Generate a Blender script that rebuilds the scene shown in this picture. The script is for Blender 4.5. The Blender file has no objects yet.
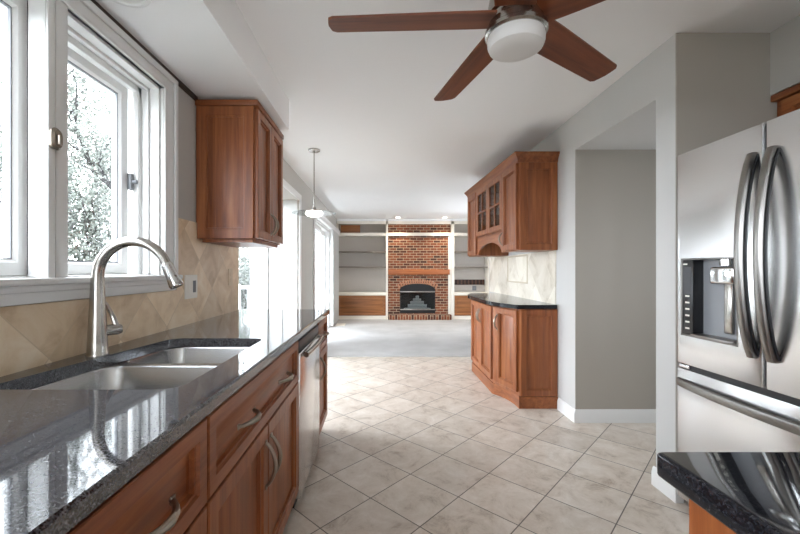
import bpy, bmesh, math, random
from mathutils import Vector, Matrix
random.seed(7)
C = bpy.context.scene.collection
PI = math.pi

# ------------------------------------------------------------------ camera, sky, portals, exposure
cd = bpy.data.cameras.new('camera'); cam = bpy.data.objects.new('camera', cd); C.objects.link(cam)
cam.location = (0, 0, 1.22); cam.rotation_euler = (PI/2, 0, 0)
cd.sensor_fit = 'HORIZONTAL'; cd.sensor_width = 36; cd.lens = 36*385/800
cd.shift_x = 18.5/800; cd.shift_y = 3/800; cd.clip_start = .03; cd.clip_end = 200
bpy.context.scene.camera = cam
vs = bpy.context.scene.view_settings
vs.view_transform = 'Standard'; vs.look = 'None'; vs.exposure = 1.72; vs.gamma = 1; vs.use_curve_mapping = False
w = bpy.data.worlds.new('overcast_sky'); bpy.context.scene.world = w; w.use_nodes = True
bg = w.node_tree.nodes['Background']; bg.inputs[0].default_value = (.91, .97, 1.06, 1); bg.inputs[1].default_value = 5.5
bpy.context.scene.cycles.max_bounces = 10
bpy.context.scene.cycles.diffuse_bounces = 6
bpy.context.scene.cycles.transparent_max_bounces = 16
bpy.context.scene.cycles.sample_clamp_indirect = 6

def portal(x, y, z, sx, sy, direction):
    l = bpy.data.lights.new('daylight_portal', 'AREA'); l.shape = 'RECTANGLE'; l.size = sx; l.size_y = sy
    l.cycles.is_portal = True
    o = bpy.data.objects.new('daylight_portal', l); C.objects.link(o); o.location = (x, y, z)
    o.rotation_euler = Vector(direction).to_track_quat('-Z', 'Y').to_euler()
    return o
# sizes: local x, local y; for a horizontal direction local Y is up
portal(3.45, 2.64, 1.35, .4, .7, (-1, 0, 0))       # passage end window
portal(-1.34, -2.1, 1.6, 2.6, 1.45, (1, 0, 0))      # added nook window, out of view
portal(-1.34, .945, 1.66, 2.0, 1.0, (1, 0, 0))       # sink window
portal(-1.68, 4.04, 1.1, 2.2, 2.1, (1, 0, 0))        # bay
portal(-1.36, 7.2, 1.05, 1.8, 2.1, (1, 0, 0))        # patio door
portal(3.15, 7.6, 1.5, 1.1, 1.1, (-1, 0, 0))        # added family room side window, out of view
portal(-.4, -3.75, 1.3, 1.0, 1.2, (0, 1, 0))        # added window behind the camera, out of view

# ------------------------------------------------------------------ materials
MATS = {}
def srgb(r, g, b):
    f = lambda c: (c/255/12.92 if c/255 <= .04045 else ((c/255+.055)/1.055)**2.4)
    return (f(r), f(g), f(b), 1)
class NT:
    def __init__(s, name):
        s.m = bpy.data.materials.new(name); s.m.use_nodes = True; s.t = s.m.node_tree
        s.p = s.t.nodes['Principled BSDF']; s.out = s.t.nodes['Material Output']
    def n(s, kind, **kw):
        nd = s.t.nodes.new(kind)
        for k, v in kw.items():
            if k.startswith('i_'):
                nd.inputs[k[2:].replace('_', ' ')].default_value = v
            else: setattr(nd, k, v)
        return nd
    def l(s, a, b): s.t.links.new(a, b)
    def coords(s, scale=(1, 1, 1), rot=(0, 0, 0), loc=(0, 0, 0), vt='POINT', src='Object'):
        tc = s.n('ShaderNodeTexCoord'); mp = s.n('ShaderNodeMapping', vector_type=vt)
        mp.inputs['Scale'].default_value = scale; mp.inputs['Rotation'].default_value = rot; mp.inputs['Location'].default_value = loc
        s.l(tc.outputs[src], mp.inputs['Vector']); return mp.outputs['Vector']
    def ramp(s, fac, stops):
        r = s.n('ShaderNodeValToRGB'); e = r.color_ramp.elements
        while len(e) < len(stops): e.new(.5)
        for i, (p, c) in enumerate(stops): e[i].position = p; e[i].color = c
        s.l(fac, r.inputs['Fac']); return r.outputs['Color']
    def bump(s, h, strength=.2, dist=.002, normal=None):
        b = s.n('ShaderNodeBump'); b.inputs['Strength'].default_value = strength; b.inputs['Distance'].default_value = dist
        s.l(h, b.inputs['Height'])
        if normal: s.l(normal, b.inputs['Normal'])
        s.l(b.outputs['Normal'], s.p.inputs['Normal']); return b.outputs['Normal']
    def mix(s, fac, a, b, mode='MIX'):
        m = s.n('ShaderNodeMix', data_type='RGBA', blend_type=mode)
        for v, i in ((fac, 0), (a, 6), (b, 7)):
            if hasattr(v, 'is_linked'): s.l(v, m.inputs[i])
            else: m.inputs[i].default_value = v
        return m.outputs[2]
def mat(name, col, rough=.5, metal=0, bump=None, spec=None, emit=None, ior=None):
    t = NT(name); p = t.p
    p.inputs['Base Color'].default_value = col; p.inputs['Roughness'].default_value = rough; p.inputs['Metallic'].default_value = metal
    if ior: p.inputs['IOR'].default_value = ior
    if emit: p.inputs['Emission Color'].default_value = emit[0]; p.inputs['Emission Strength'].default_value = emit[1]
    if bump:
        nz = t.n('ShaderNodeTexNoise'); nz.inputs['Scale'].default_value = bump[0]; nz.inputs['Detail'].default_value = 3
        t.l(t.coords(), nz.inputs['Vector']); t.bump(nz.outputs['Fac'], bump[1], bump[2])
    return t.m

def wood(name, c_dark, c_mid, c_light, axis=2, rough=.4):
    t = NT(name)
    sc = [26, 26, 26]; sc[axis] = 1.6
    v = t.coords(scale=sc)
    nz = t.n('ShaderNodeTexNoise'); nz.inputs['Scale'].default_value = 1; nz.inputs['Detail'].default_value = 6; nz.inputs['Roughness'].default_value = .62; nz.inputs['Distortion'].default_value = .35
    t.l(v, nz.inputs['Vector'])
    sc2 = [3.2, 3.2, 3.2]; sc2[axis] = .7
    n2 = t.n('ShaderNodeTexNoise'); n2.inputs['Scale'].default_value = 1; n2.inputs['Detail'].default_value = 2
    t.l(t.coords(scale=sc2), n2.inputs['Vector'])
    c1 = t.ramp(nz.outputs['Fac'], [(.3, c_dark), (.5, c_mid), (.72, c_light)])
    c2 = t.ramp(n2.outputs['Fac'], [(.3, (.9, .9, .9, 1)), (.7, (1.08, 1.07, 1.06, 1))])
    t.l(t.mix(1.0, c1, c2, 'MULTIPLY'), t.p.inputs['Base Color'])
    t.p.inputs['Roughness'].default_value = rough
    t.bump(nz.outputs['Fac'], .06, .001)
    return t.m
W_D, W_M, W_L = srgb(108, 56, 27), srgb(137, 77, 39), srgb(162, 101, 58)
M_WOOD = wood('cherry_wood', W_D, W_M, W_L, 2)
M_WOODY = wood('cherry_wood_lengthwise', W_D, W_M, W_L, 1)
M_WOODX = wood('cherry_wood_crosswise', W_D, W_M, W_L, 0)
M_BLADE = wood('walnut_blade', srgb(92, 44, 18), srgb(118, 60, 28), srgb(134, 74, 38), 0, .5)
M_OAK = wood('oak', srgb(116, 70, 36), srgb(146, 92, 50), srgb(166, 110, 64), 0, .45)
M_MANTEL = wood('mantel_wood', srgb(122, 66, 30), srgb(156, 88, 42), srgb(176, 106, 56), 0, .5)

M_WALL = mat('greige_paint', srgb(187, 184, 178), .75, bump=(350, .08, .0006))
M_CEIL = mat('ceiling_paint', srgb(240, 240, 239), .85, bump=(260, .1, .0006))
M_WALL_LIT = mat('lit_wall_paint', srgb(194, 193, 190), .75, bump=(350, .08, .0006))  # wall paint made paler where the right wall catches more light
M_WALL_SHADED = mat('shaded_wall_paint', srgb(166, 160, 150), .75, bump=(350, .08, .0006))  # wall paint darkened; the shade of passage and alcove is in the colour
M_TRIM = mat('white_trim_paint', srgb(226, 226, 224), .38)
M_CREAM = mat('cream_trim_paint', srgb(232, 225, 212), .45)
M_SHELFBACK = mat('shelf_back_paint', srgb(188, 181, 173), .7)
M_SHELF = mat('taupe_shelf_paint', srgb(122, 112, 102), .6)
M_STEELP = mat('nickel', srgb(178, 174, 168), .22, 1)
M_PEWTER = mat('pewter_pull', srgb(150, 140, 128), .32, 1)
M_CHROME = mat('chrome', srgb(215, 215, 215), .12, 1)
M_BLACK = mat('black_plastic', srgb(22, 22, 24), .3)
M_DARK = mat('black_metal', srgb(16, 16, 17), .5)
M_DGREY = mat('dark_grey_plastic', srgb(62, 62, 66), .4)
M_PLATE = mat('white_plastic_plate', srgb(232, 228, 218), .35)
M_PLATEB = mat('stone_plastic_plate', srgb(206, 186, 156), .4)
M_FROST = mat('frosted_glass', srgb(222, 221, 218), .45)
M_LIT = mat('lit_glass', srgb(255, 250, 240), .4, emit=((1, .95, .86, 1), 1.6))
M_DOWN = mat('lit_downlight', srgb(255, 245, 230), .4, emit=((1, .88, .7, 1), 9))
M_PLATEG = mat('light_grey_plastic', srgb(140, 142, 145), .35)
M_GASKET = mat('grey_gasket', srgb(120, 122, 126), .5)
M_TOE = mat('toe_kick', srgb(52, 26, 16), .6)
M_PALEREFL = mat('pale_reflection', srgb(214, 210, 204), .9, bump=(30, .6, .01))  # pale tone imitates the window's reflection on the fire glass
M_BARK = mat('bark', srgb(44, 42, 41), .95)
M_LEAF = mat('pale_leaf', srgb(90, 94, 87), .85)
M_LEAFD = mat('dark_leaf', srgb(82, 87, 80), .85)
M_DECK = mat('deck_boards', srgb(54, 53, 52), .8)
M_LAWN = mat('lawn', srgb(60, 63, 54), .95, bump=(20, .5, .02))
M_MESHGREY = mat('patio_chair_metal', srgb(30, 30, 32), .5)

def glass(name, tint, gl=.0, ior=1.5, fac=None):
    m = bpy.data.materials.new(name); m.use_nodes = True; t = m.node_tree; t.nodes.clear()
    out = t.nodes.new('ShaderNodeOutputMaterial'); tr = t.nodes.new('ShaderNodeBsdfTransparent'); g = t.nodes.new('ShaderNodeBsdfGlossy')
    tr.inputs[0].default_value = tint; g.inputs['Roughness'].default_value = gl
    lw = t.nodes.new('ShaderNodeLayerWeight'); lw.inputs[0].default_value = .5
    pw = t.nodes.new('ShaderNodeMath'); pw.operation = 'POWER'; pw.inputs[1].default_value = 5
    t.links.new(lw.outputs['Facing'], pw.inputs[0])
    fr = t.nodes.new('ShaderNodeMath'); fr.operation = 'MULTIPLY_ADD'; f0 = ((ior-1)/(ior+1))**2; fr.inputs[1].default_value = (1-f0)*.35; fr.inputs[2].default_value = f0
    t.links.new(pw.outputs[0], fr.inputs[0])
    mx = t.nodes.new('ShaderNodeMixShader')
    t.links.new(fr.outputs[0], mx.inputs[0]); t.links.new(tr.outputs[0], mx.inputs[1]); t.links.new(g.outputs[0], mx.inputs[2]); t.links.new(mx.outputs[0], out.inputs[0])
    return m
M_GLASS = glass('window_glass', (.97, .98, .98, 1))
M_CABGLASS = glass('cabinet_glass', (.86, .86, .84, 1), .05)
M_FIREGLASS = glass('smoked_fire_glass', (.66, .69, .70, 1), .12, 1.5)
M_DISC = glass('clear_disc_glass', (.86, .88, .88, 1), .02, 1.7)

def granite(name, lift, ior=1.75):
    t = NT(name); v = t.coords()
    vo = t.n('ShaderNodeTexVoronoi'); vo.inputs['Scale'].default_value = 420; t.l(v, vo.inputs['Vector'])
    nz = t.n('ShaderNodeTexNoise'); nz.inputs['Scale'].default_value = 230; nz.inputs['Detail'].default_value = 5; t.l(v, nz.inputs['Vector'])
    sep = t.n('ShaderNodeSeparateColor'); t.l(vo.outputs['Color'], sep.inputs[0])
    a = t.ramp(sep.outputs[0], [(.35, srgb(18, 18, 20)), (.6, srgb(46+lift, 47+lift, 52+lift)), (.84, srgb(42+lift, 41+lift, 43+lift)), (.95, srgb(84+lift, 84+lift, 90+lift))])
    b = t.ramp(nz.outputs['Fac'], [(.4, srgb(10, 10, 12)), (.65, srgb(70+lift, 71+lift, 76+lift))])
    t.l(t.mix(.5, a, b), t.p.inputs['Base Color'])
    t.p.inputs['Roughness'].default_value = .05; t.p.inputs['IOR'].default_value = ior
    return t.m
M_GRANITE = granite('speckled_granite', 34, 1.9)
M_GRANITEB = granite('black_granite', -20, 1.38)

def steel(name, axis_scale, base=(186, 185, 184), rough=.24):
    t = NT(name); v = t.coords(scale=axis_scale)
    nz = t.n('ShaderNodeTexNoise'); nz.inputs['Scale'].default_value = 1; nz.inputs['Detail'].default_value = 4; t.l(v, nz.inputs['Vector'])
    t.p.inputs['Base Color'].default_value = srgb(*base); t.p.inputs['Metallic'].default_value = 1
    r = t.n('ShaderNodeMapRange'); r.inputs['To Min'].default_value = rough-.02; r.inputs['To Max'].default_value = rough+.03
    t.l(nz.outputs['Fac'], r.inputs['Value']); t.l(r.outputs[0], t.p.inputs['Roughness'])
    return t.m
M_STEEL = steel('brushed_steel', (5, 5, .4), (216, 216, 216), .22)
M_STEELH = steel('brushed_steel_handle', (400, 3, 400), (146, 143, 139), .3)
M_SINK = steel('satin_sink_steel', (5, 260, 260), (200, 201, 202), .24)

def floor_tile():
    t = NT('stone_floor_tile')
    v = t.coords(loc=(.1727, 2.301, 0), rot=(0, 0, math.radians(46.2)), vt='TEXTURE', src='Object')
    br = t.n('ShaderNodeTexBrick'); br.offset = 0; br.squash = 1
    for k, x in (('Scale', 1), ('Mortar Size', .003), ('Mortar Smooth', .2), ('Bias', 0), ('Brick Width', .334), ('Row Height', .334)): br.inputs[k].default_value = x
    br.inputs['Color1'].default_value = (0, 0, 0, 1); br.inputs['Color2'].default_value = (1, 1, 1, 1); br.inputs['Mortar'].default_value = (.5, .5, .5, 1)
    t.l(v, br.inputs['Vector'])
    off = t.n('ShaderNodeVectorMath', operation='SCALE'); off.inputs['Scale'].default_value = 7
    t.l(br.outputs['Color'], off.inputs[0])
    add = t.n('ShaderNodeVectorMath', operation='ADD'); t.l(v, add.inputs[0]); t.l(off.outputs[0], add.inputs[1])
    nz = t.n('ShaderNodeTexNoise'); nz.inputs['Scale'].default_value = 6.5; nz.inputs['Detail'].default_value = 12; nz.inputs['Roughness'].default_value = .74; nz.inputs['Distortion'].default_value = .45
    t.l(add.outputs[0], nz.inputs['Vector'])
    c = t.ramp(nz.outputs['Fac'], [(.32, srgb(164, 148, 132)), (.45, srgb(202, 190, 176)), (.56, srgb(212, 202, 190)), (.7, srgb(224, 217, 208))])
    tone = t.ramp(br.outputs['Color'], [(0, (.9, .89, .88, 1)), (1, (1.04, 1.04, 1.04, 1))])
    c = t.mix(1.0, c, tone, 'MULTIPLY')
    t.l(t.mix(br.outputs['Fac'], c, srgb(96, 88, 82)), t.p.inputs['Base Color'])
    r = t.n('ShaderNodeMapRange'); r.inputs['To Min'].default_value = .26; r.inputs['To Max'].default_value = .42
    t.l(nz.outputs['Fac'], r.inputs['Value']); t.l(r.outputs[0], t.p.inputs['Roughness'])
    inv = t.n('ShaderNodeMath', operation='MULTIPLY_ADD'); inv.inputs[1].default_value = -1; t.l(br.outputs['Fac'], inv.inputs[0]); t.l(nz.outputs['Fac'], inv.inputs[2])
    t.bump(inv.outputs[0], .25, .002)
    return t.m
M_FLOOR = floor_tile()

def wall_tile(name, pitch, y0, z0, stops, grout, diag=True, rough=.42, scale=6):
    t = NT(name)     # objects are built with their origin at the world origin, so Object coordinates are metres
    tc = t.n('ShaderNodeTexCoord'); sp = t.n('ShaderNodeSeparateXYZ'); cb = t.n('ShaderNodeCombineXYZ')
    t.l(tc.outputs['Object'], sp.inputs[0]); t.l(sp.outputs['Y'], cb.inputs['X']); t.l(sp.outputs['Z'], cb.inputs['Y'])
    mp = t.n('ShaderNodeMapping', vector_type='TEXTURE'); mp.inputs['Location'].default_value = (y0, z0, 0); mp.inputs['Rotation'].default_value = (0, 0, PI/4 if diag else 0)
    t.l(cb.outputs[0], mp.inputs['Vector'])
    br = t.n('ShaderNodeTexBrick'); br.offset = 0
    for k, x in (('Scale', 1), ('Mortar Size', .0022), ('Mortar Smooth', .3), ('Bias', 0), ('Brick Width', pitch), ('Row Height', pitch)): br.inputs[k].default_value = x
    br.inputs['Color1'].default_value = (0, 0, 0, 1); br.inputs['Color2'].default_value = (1, 1, 1, 1); br.inputs['Mortar'].default_value = (.5, .5, .5, 1)
    t.l(mp.outputs[0], br.inputs['Vector'])
    off = t.n('ShaderNodeVectorMath', operation='SCALE'); off.inputs['Scale'].default_value = 5; t.l(br.outputs['Color'], off.inputs[0])
    add = t.n('ShaderNodeVectorMath', operation='ADD'); t.l(mp.outputs[0], add.inputs[0]); t.l(off.outputs[0], add.inputs[1])
    nz = t.n('ShaderNodeTexNoise'); nz.inputs['Scale'].default_value = scale; nz.inputs['Detail'].default_value = 8; nz.inputs['Roughness'].default_value = .65; nz.inputs['Distortion'].default_value = .7
    t.l(add.outputs[0], nz.inputs['Vector'])
    c = t.ramp(nz.outputs['Fac'], stops)
    tone = t.ramp(br.outputs['Color'], [(0, (.84, .82, .8, 1)), (1, (1.05, 1.05, 1.05, 1))])
    c = t.mix(1.0, c, tone, 'MULTIPLY')
    t.l(t.mix(br.outputs['Fac'], c, grout), t.p.inputs['Base Color']); t.p.inputs['Roughness'].default_value = rough
    inv = t.n('ShaderNodeMath', operation='MULTIPLY_ADD'); inv.inputs[1].default_value = -1; t.l(br.outputs['Fac'], inv.inputs[0]); t.l(nz.outputs['Fac'], inv.inputs[2])
    t.bump(inv.outputs[0], .3, .002)
    return t.m
M_TRAV = wall_tile('travertine_tile', .2454, 1.262, .93, [(.3, srgb(204, 176, 142)), (.5, srgb(229, 206, 174)), (.7, srgb(240, 224, 200))], srgb(206, 184, 154))
M_CREAMTILE = wall_tile('cream_marble_tile', .30, 3.43, 1.08, [(.3, srgb(196, 186, 166)), (.46, srgb(224, 217, 202)), (.7, srgb(236, 231, 220))], srgb(214, 206, 190), rough=.3, scale=4)

def brick(name, bw, rh, swap=False, stops=None):
    t = NT(name); tc = t.n('ShaderNodeTexCoord'); sp = t.n('ShaderNodeSeparateXYZ'); cb = t.n('ShaderNodeCombineXYZ')
    t.l(tc.outputs['Object'], sp.inputs[0]); ad = t.n('ShaderNodeMath', operation='ADD'); t.l(sp.outputs['X'], ad.inputs[0]); t.l(sp.outputs['Y'], ad.inputs[1])
    t.l(ad.outputs[0], cb.inputs['Y' if swap else 'X']); t.l(sp.outputs['Z'], cb.inputs['X' if swap else 'Y'])
    br = t.n('ShaderNodeTexBrick')
    for k, x in (('Scale', 1), ('Mortar Size', .0065), ('Mortar Smooth', .2), ('Bias', -.1), ('Brick Width', bw), ('Row Height', rh)): br.inputs[k].default_value = x
    br.inputs['Color1'].default_value = (0, 0, 0, 1); br.inputs['Color2'].default_value = (1, 1, 1, 1); br.inputs['Mortar'].default_value = (.5, .5, .5, 1)
    t.l(cb.outputs[0], br.inputs['Vector'])
    c = t.ramp(br.outputs['Color'], [(0, srgb(66, 32, 20)), (.35, srgb(112, 56, 32)), (.7, srgb(132, 72, 40)), (1, srgb(88, 46, 30))])
    nz = t.n('ShaderNodeTexNoise'); nz.inputs['Scale'].default_value = 25; nz.inputs['Detail'].default_value = 4; t.l(tc.outputs['Object'], nz.inputs['Vector'])
    c = t.mix(1.0, c, t.ramp(nz.outputs['Fac'], [(.3, (.75, .75, .75, 1)), (.7, (1.15, 1.15, 1.15, 1))]), 'MULTIPLY')
    t.l(t.mix(br.outputs['Fac'], c, srgb(170, 150, 126)), t.p.inputs['Base Color']); t.p.inputs['Roughness'].default_value = .85
    inv = t.n('ShaderNodeMath', operation='MULTIPLY_ADD'); inv.inputs[1].default_value = -1; t.l(br.outputs['Fac'], inv.inputs[0]); t.l(nz.outputs['Fac'], inv.inputs[2])
    t.bump(inv.outputs[0], .5, .006)
    return t.m
M_BRICK = brick('red_brick', .165, .0625)
M_BRICKS = brick('soldier_brick', .20, .066, True)
M_BRICK1 = mat('arch_brick', srgb(172, 118, 88), .85, bump=(40, .4, .004))
M_MORTAR = mat('mortar', srgb(190, 174, 152), .9)

def carpet():
    t = NT('pale_grey_carpet'); v = t.coords()
    nz = t.n('ShaderNodeTexNoise'); nz.inputs['Scale'].default_value = 240; nz.inputs['Detail'].default_value = 3; t.l(v, nz.inputs['Vector'])
    n2 = t.n('ShaderNodeTexNoise'); n2.inputs['Scale'].default_value = 2.2; n2.inputs['Detail'].default_value = 3; t.l(v, n2.inputs['Vector'])
    c = t.mix(.5, t.ramp(nz.outputs['Fac'], [(.3, srgb(150, 148, 146)), (.7, srgb(192, 190, 188))]), t.ramp(n2.outputs['Fac'], [(.35, srgb(172, 170, 167)), (.65, srgb(196, 194, 192))]))
    t.l(c, t.p.inputs['Base Color']); t.p.inputs['Roughness'].default_value = .95
    t.bump(nz.outputs['Fac'], .6, .006)
    return t.m
M_CARPET = carpet()

# ------------------------------------------------------------------ mesh helpers (all take world coordinates)
WL = {}
def link(o): C.objects.link(o); return o
def thing(name, label, cat, loc=(0, 0, 0), group=None, kind=None):
    o = link(bpy.data.objects.new(name, None)); o.location = loc; o.empty_display_size = .05
    WL[o.name] = Vector(loc); tag(o, label, cat, group, kind); return o
def tag(o, label=None, cat=None, group=None, kind=None):
    if label: o['label'] = label
    if cat: o['category'] = cat
    if group: o['group'] = group
    if kind: o['kind'] = kind
    return o
def obj(name, bm, m, parent=None, origin=None, smooth=True, ang=35):
    """origin: None -> parent's origin, or the mesh's base centre when top-level"""
    bmesh.ops.remove_doubles(bm, verts=bm.verts, dist=1e-6)
    bmesh.ops.recalc_face_normals(bm, faces=bm.faces)
    if parent is not None: org = WL[parent.name]
    elif origin is not None: org = Vector(origin)
    else:
        xs = [v.co for v in bm.verts]
        org = Vector(((min(v.x for v in xs)+max(v.x for v in xs))/2, (min(v.y for v in xs)+max(v.y for v in xs))/2, min(v.z for v in xs)))
    for v in bm.verts: v.co -= org
    me = bpy.data.meshes.new(name); bm.to_mesh(me); bm.free()
    if smooth:
        me.shade_smooth(); me.set_sharp_from_angle(angle=math.radians(ang))
    me.materials.append(m)
    o = link(bpy.data.objects.new(name, me)); WL[o.name] = org
    if parent is not None: o.parent = parent
    else: o.location = org
    return o
def struct(name, bm, m, parent=None, **k):
    o = obj(name, bm, m, parent, origin=(0, 0, 0) if parent is None else None, **k)
    if parent is None: o['kind'] = 'structure'
    return o
def B(): return bmesh.new()
I4 = Matrix.Identity(4)
def frame(o, u, n):
    """local (u, v, n) -> world; v is up"""
    u = Vector(u).normalized(); n = Vector(n).normalized(); z = Vector((0, 0, 1))
    M = Matrix.Identity(4)
    for i in range(3): M[i][0] = u[i]; M[i][1] = z[i]; M[i][2] = n[i]; M[i][3] = o[i]
    return M
def box(bm, x0, x1, y0, y1, z0, z1, bev=0, M=I4, seg=2):
    vs_ = [bm.verts.new(M @ Vector((x, y, z))) for x in (x0, x1) for y in (y0, y1) for z in (z0, z1)]
    fs = [(0, 1, 3, 2), (4, 6, 7, 5), (0, 4, 5, 1), (2, 3, 7, 6), (0, 2, 6, 4), (1, 5, 7, 3)]
    ff = [bm.faces.new([vs_[i] for i in f]) for f in fs]
    if bev:
        ed = list({e for f in ff for e in f.edges})
        bmesh.ops.bevel(bm, geom=ed, offset=bev, segments=seg, profile=.5, affect='EDGES')
    return bm
def loft(bm, loops, close=False, cap0=True, cap1=True):
    vl = [[bm.verts.new(p) for p in L] for L in loops]; n = len(vl[0])
    rng = range(len(vl)) if close else range(len(vl)-1)
    for k in rng:
        a, b = vl[k], vl[(k+1) % len(vl)]
        for i in range(n):
            j = (i+1) % n
            if (a[i].co-a[j].co).length < 1e-7 and (b[i].co-b[j].co).length < 1e-7: continue
            try: bm.faces.new([a[i], a[j], b[j], b[i]])
            except ValueError: pass
    if not close:
        if cap0: bm.faces.new(vl[0][::-1])
        if cap1: bm.faces.new(vl[-1])
    return bm
def rr(u0, u1, v0, v1, r, n, M=I4, k=5, swapz=False):
    """rounded rectangle loop in local (u, v) at height n"""
    pts = []
    for (cu, cv, a0) in ((u1-r, v1-r, 0), (u0+r, v1-r, PI/2), (u0+r, v0+r, PI), (u1-r, v0+r, 3*PI/2)):
        for i in range(k+1):
            a = a0+PI/2*i/k
            pts.append(M @ Vector((cu+r*math.cos(a), cv+r*math.sin(a), n)))
    return pts
def rect(u0, u1, v0, v1, n, M=I4):
    return [M @ Vector(p) for p in ((u1, v1, n), (u0, v1, n), (u0, v0, n), (u1, v0, n))]
def rloft(bm, u0, u1, v0, v1, prof, M, close=False):
    """prof: list of (inset, n)"""
    return loft(bm, [rect(u0+i, u1-i, v0+i, v1-i, n, M) for i, n in prof], close=close)
def prism(bm, poly, z0, z1, bev=0):
    a = [Vector((x, y, z0)) for x, y in poly]; b = [Vector((x, y, z1)) for x, y in poly]
    loft(bm, [a, b]); return bm
def prism_m(bm, poly, n0, n1, M):
    loft(bm, [[M @ Vector((u, v, n0)) for u, v in poly], [M @ Vector((u, v, n1)) for u, v in poly]]); return bm
def lathe(bm, prof, c=(0, 0, 0), n=32, M=None):
    c = Vector(c); loops = []
    for r, z in prof:
        r = max(r, 1e-5)
        L = [Vector((r*math.cos(2*PI*i/n), r*math.sin(2*PI*i/n), z)) for i in range(n)]
        loops.append([(M @ p if M else p)+c for p in L])
    return loft(bm, loops)
def tube(bm, pts, rad, n=12, flat=1.0, upv=None):
    pts = [Vector(p) for p in pts]; loops = []
    up = Vector(upv) if upv else None
    for i, p in enumerate(pts):
        d = (pts[min(i+1, len(pts)-1)]-pts[max(i-1, 0)]).normalized()
        if up is None:
            up = Vector((0, 0, 1)) if abs(d.z) < .9 else Vector((1, 0, 0))
        s = d.cross(up).normalized(); t = s.cross(d).normalized()
        if upv is None: up = t
        r = rad[i] if isinstance(rad, (list, tuple)) else rad
        loops.append([p+s*(r*math.cos(2*PI*k/n))+t*(r*flat*math.sin(2*PI*k/n)) for k in range(n)])
    return loft(bm, loops)
def holed(bm, axis, a0, a1, u0, u1, v0, v1, holes):
    """slab with rectangular holes; axis 'x': slab a0..a1 along x, u=y, v=z; 'y': u=x, v=z; 'z': u=x, v=y"""
    us = sorted({u0, u1, *[h[0] for h in holes], *[h[1] for h in holes]}); vv = sorted({v0, v1, *[h[2] for h in holes], *[h[3] for h in holes]})
    for i in range(len(us)-1):
        for j in range(len(vv)-1):
            cu, cv = (us[i]+us[i+1])/2, (vv[j]+vv[j+1])/2
            if any(h[0] < cu < h[1] and h[2] < cv < h[3] for h in holes): continue
            if axis == 'x': box(bm, a0, a1, us[i], us[i+1], vv[j], vv[j+1])
            elif axis == 'y': box(bm, us[i], us[i+1], a0, a1, vv[j], vv[j+1])
            else: box(bm, us[i], us[i+1], vv[j], vv[j+1], a0, a1)
    return bm

# ------------------------------------------------------------------ room shell
CZ = 2.47; LX = -1.10; RX = 1.553
struct('floor', box(B(), -1.56, 3.4, -3.7, 5.40, -.12, 0), M_FLOOR)
struct('floor_carpet', box(B(), -1.3, 3.1, 5.40, 9.75, -.12, .012), M_CARPET)
struct('ceiling', box(B(), -1.3, 3.4, -3.7, 9.75, CZ, CZ+.1), M_CEIL)
struct('wall_left', holed(B(), 'x', LX-.2, LX, -3.7, 9.75, 0, CZ, [(.62, 1.915, 1.19, 2.13), (2.95, 5.13, 0, 2.15), (6.3, 8.1, .012, 2.05), (-3.4, -.8, .95, 2.36)]), M_WALL)
struct('wall_back', box(B(), -1.3, 3.1, 9.72, 9.85, 0, CZ), M_WALL)
struct('wall_right', holed(B(), 'x', 2.9, 3.1, 5.55, 9.75, 0, CZ, [(7.05, 8.15, .95, 2.05)]), M_WALL)
struct('wall_front', holed(B(), 'y', -3.7, -3.55, -1.3, 3.1, 0, CZ, [(-.9, .1, .7, 1.9)]), M_WALL)
rb = B()
box(rb, RX, 2.9, 3.09, 5.55, 0, CZ)                 # wall block behind the hutch
struct('wall_right.001', rb, M_WALL_LIT)
struct('wall_passage', box(B(), RX+.001, 3.25, 3.084, 3.0905, 0, 2.185), M_WALL_SHADED)
struct('wall_alcove_shade_skin', box(B(), RX+.001, 2.36, 2.029, 2.0355, 0, CZ), M_WALL_SHADED)
struct('wall_right.002', holed(B(), 'y', 2.035, 2.178, RX, 3.4, 0, CZ, []), M_WALL_LIT)   # short wall beside the refrigerator
struct('wall_right.003', box(B(), 2.36, 2.5, -3.7, 2.035, 0, CZ), M_WALL)
struct('wall_right.004', holed(B(), 'x', 3.25, 3.4, 2.178, 3.09, 0, 2.185, [(2.44, 2.84, 1.0, 1.7)]), M_WALL)
struct('ceiling_passage', box(B(), RX, 3.4, 2.178, 3.09, 2.185, CZ), M_WALL_LIT)
struct('ceiling_soffit', box(B(), LX, -.68, -.7, 2.83, 2.245, CZ), M_CEIL)
struct('gap_shade_strip', box(B(), LX, LX+.012, .3, 2.28, 2.216, 2.245), mat('painted_gap_shade', srgb(58, 42, 30), .6))  # dark strip coloured as the shade in the gap under the soffit
struct('ceiling_soffit.001', box(B(), 2.048, 2.36, -3.55, 2.029, 2.14, CZ), M_WALL)
# bay recess
bb = B()
box(bb, -1.75, -1.3, 5.13, 5.25, 0, 2.3); box(bb, -1.75, -1.3, 2.83, 2.95, 0, 2.3); box(bb, -1.75, -1.3, 2.83, 5.25, 2.15, 2.3); box(bb, -1.75, -1.50, 2.83, 5.25, -.12, .3)
struct('wall_bay', bb, M_TRIM)

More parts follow.
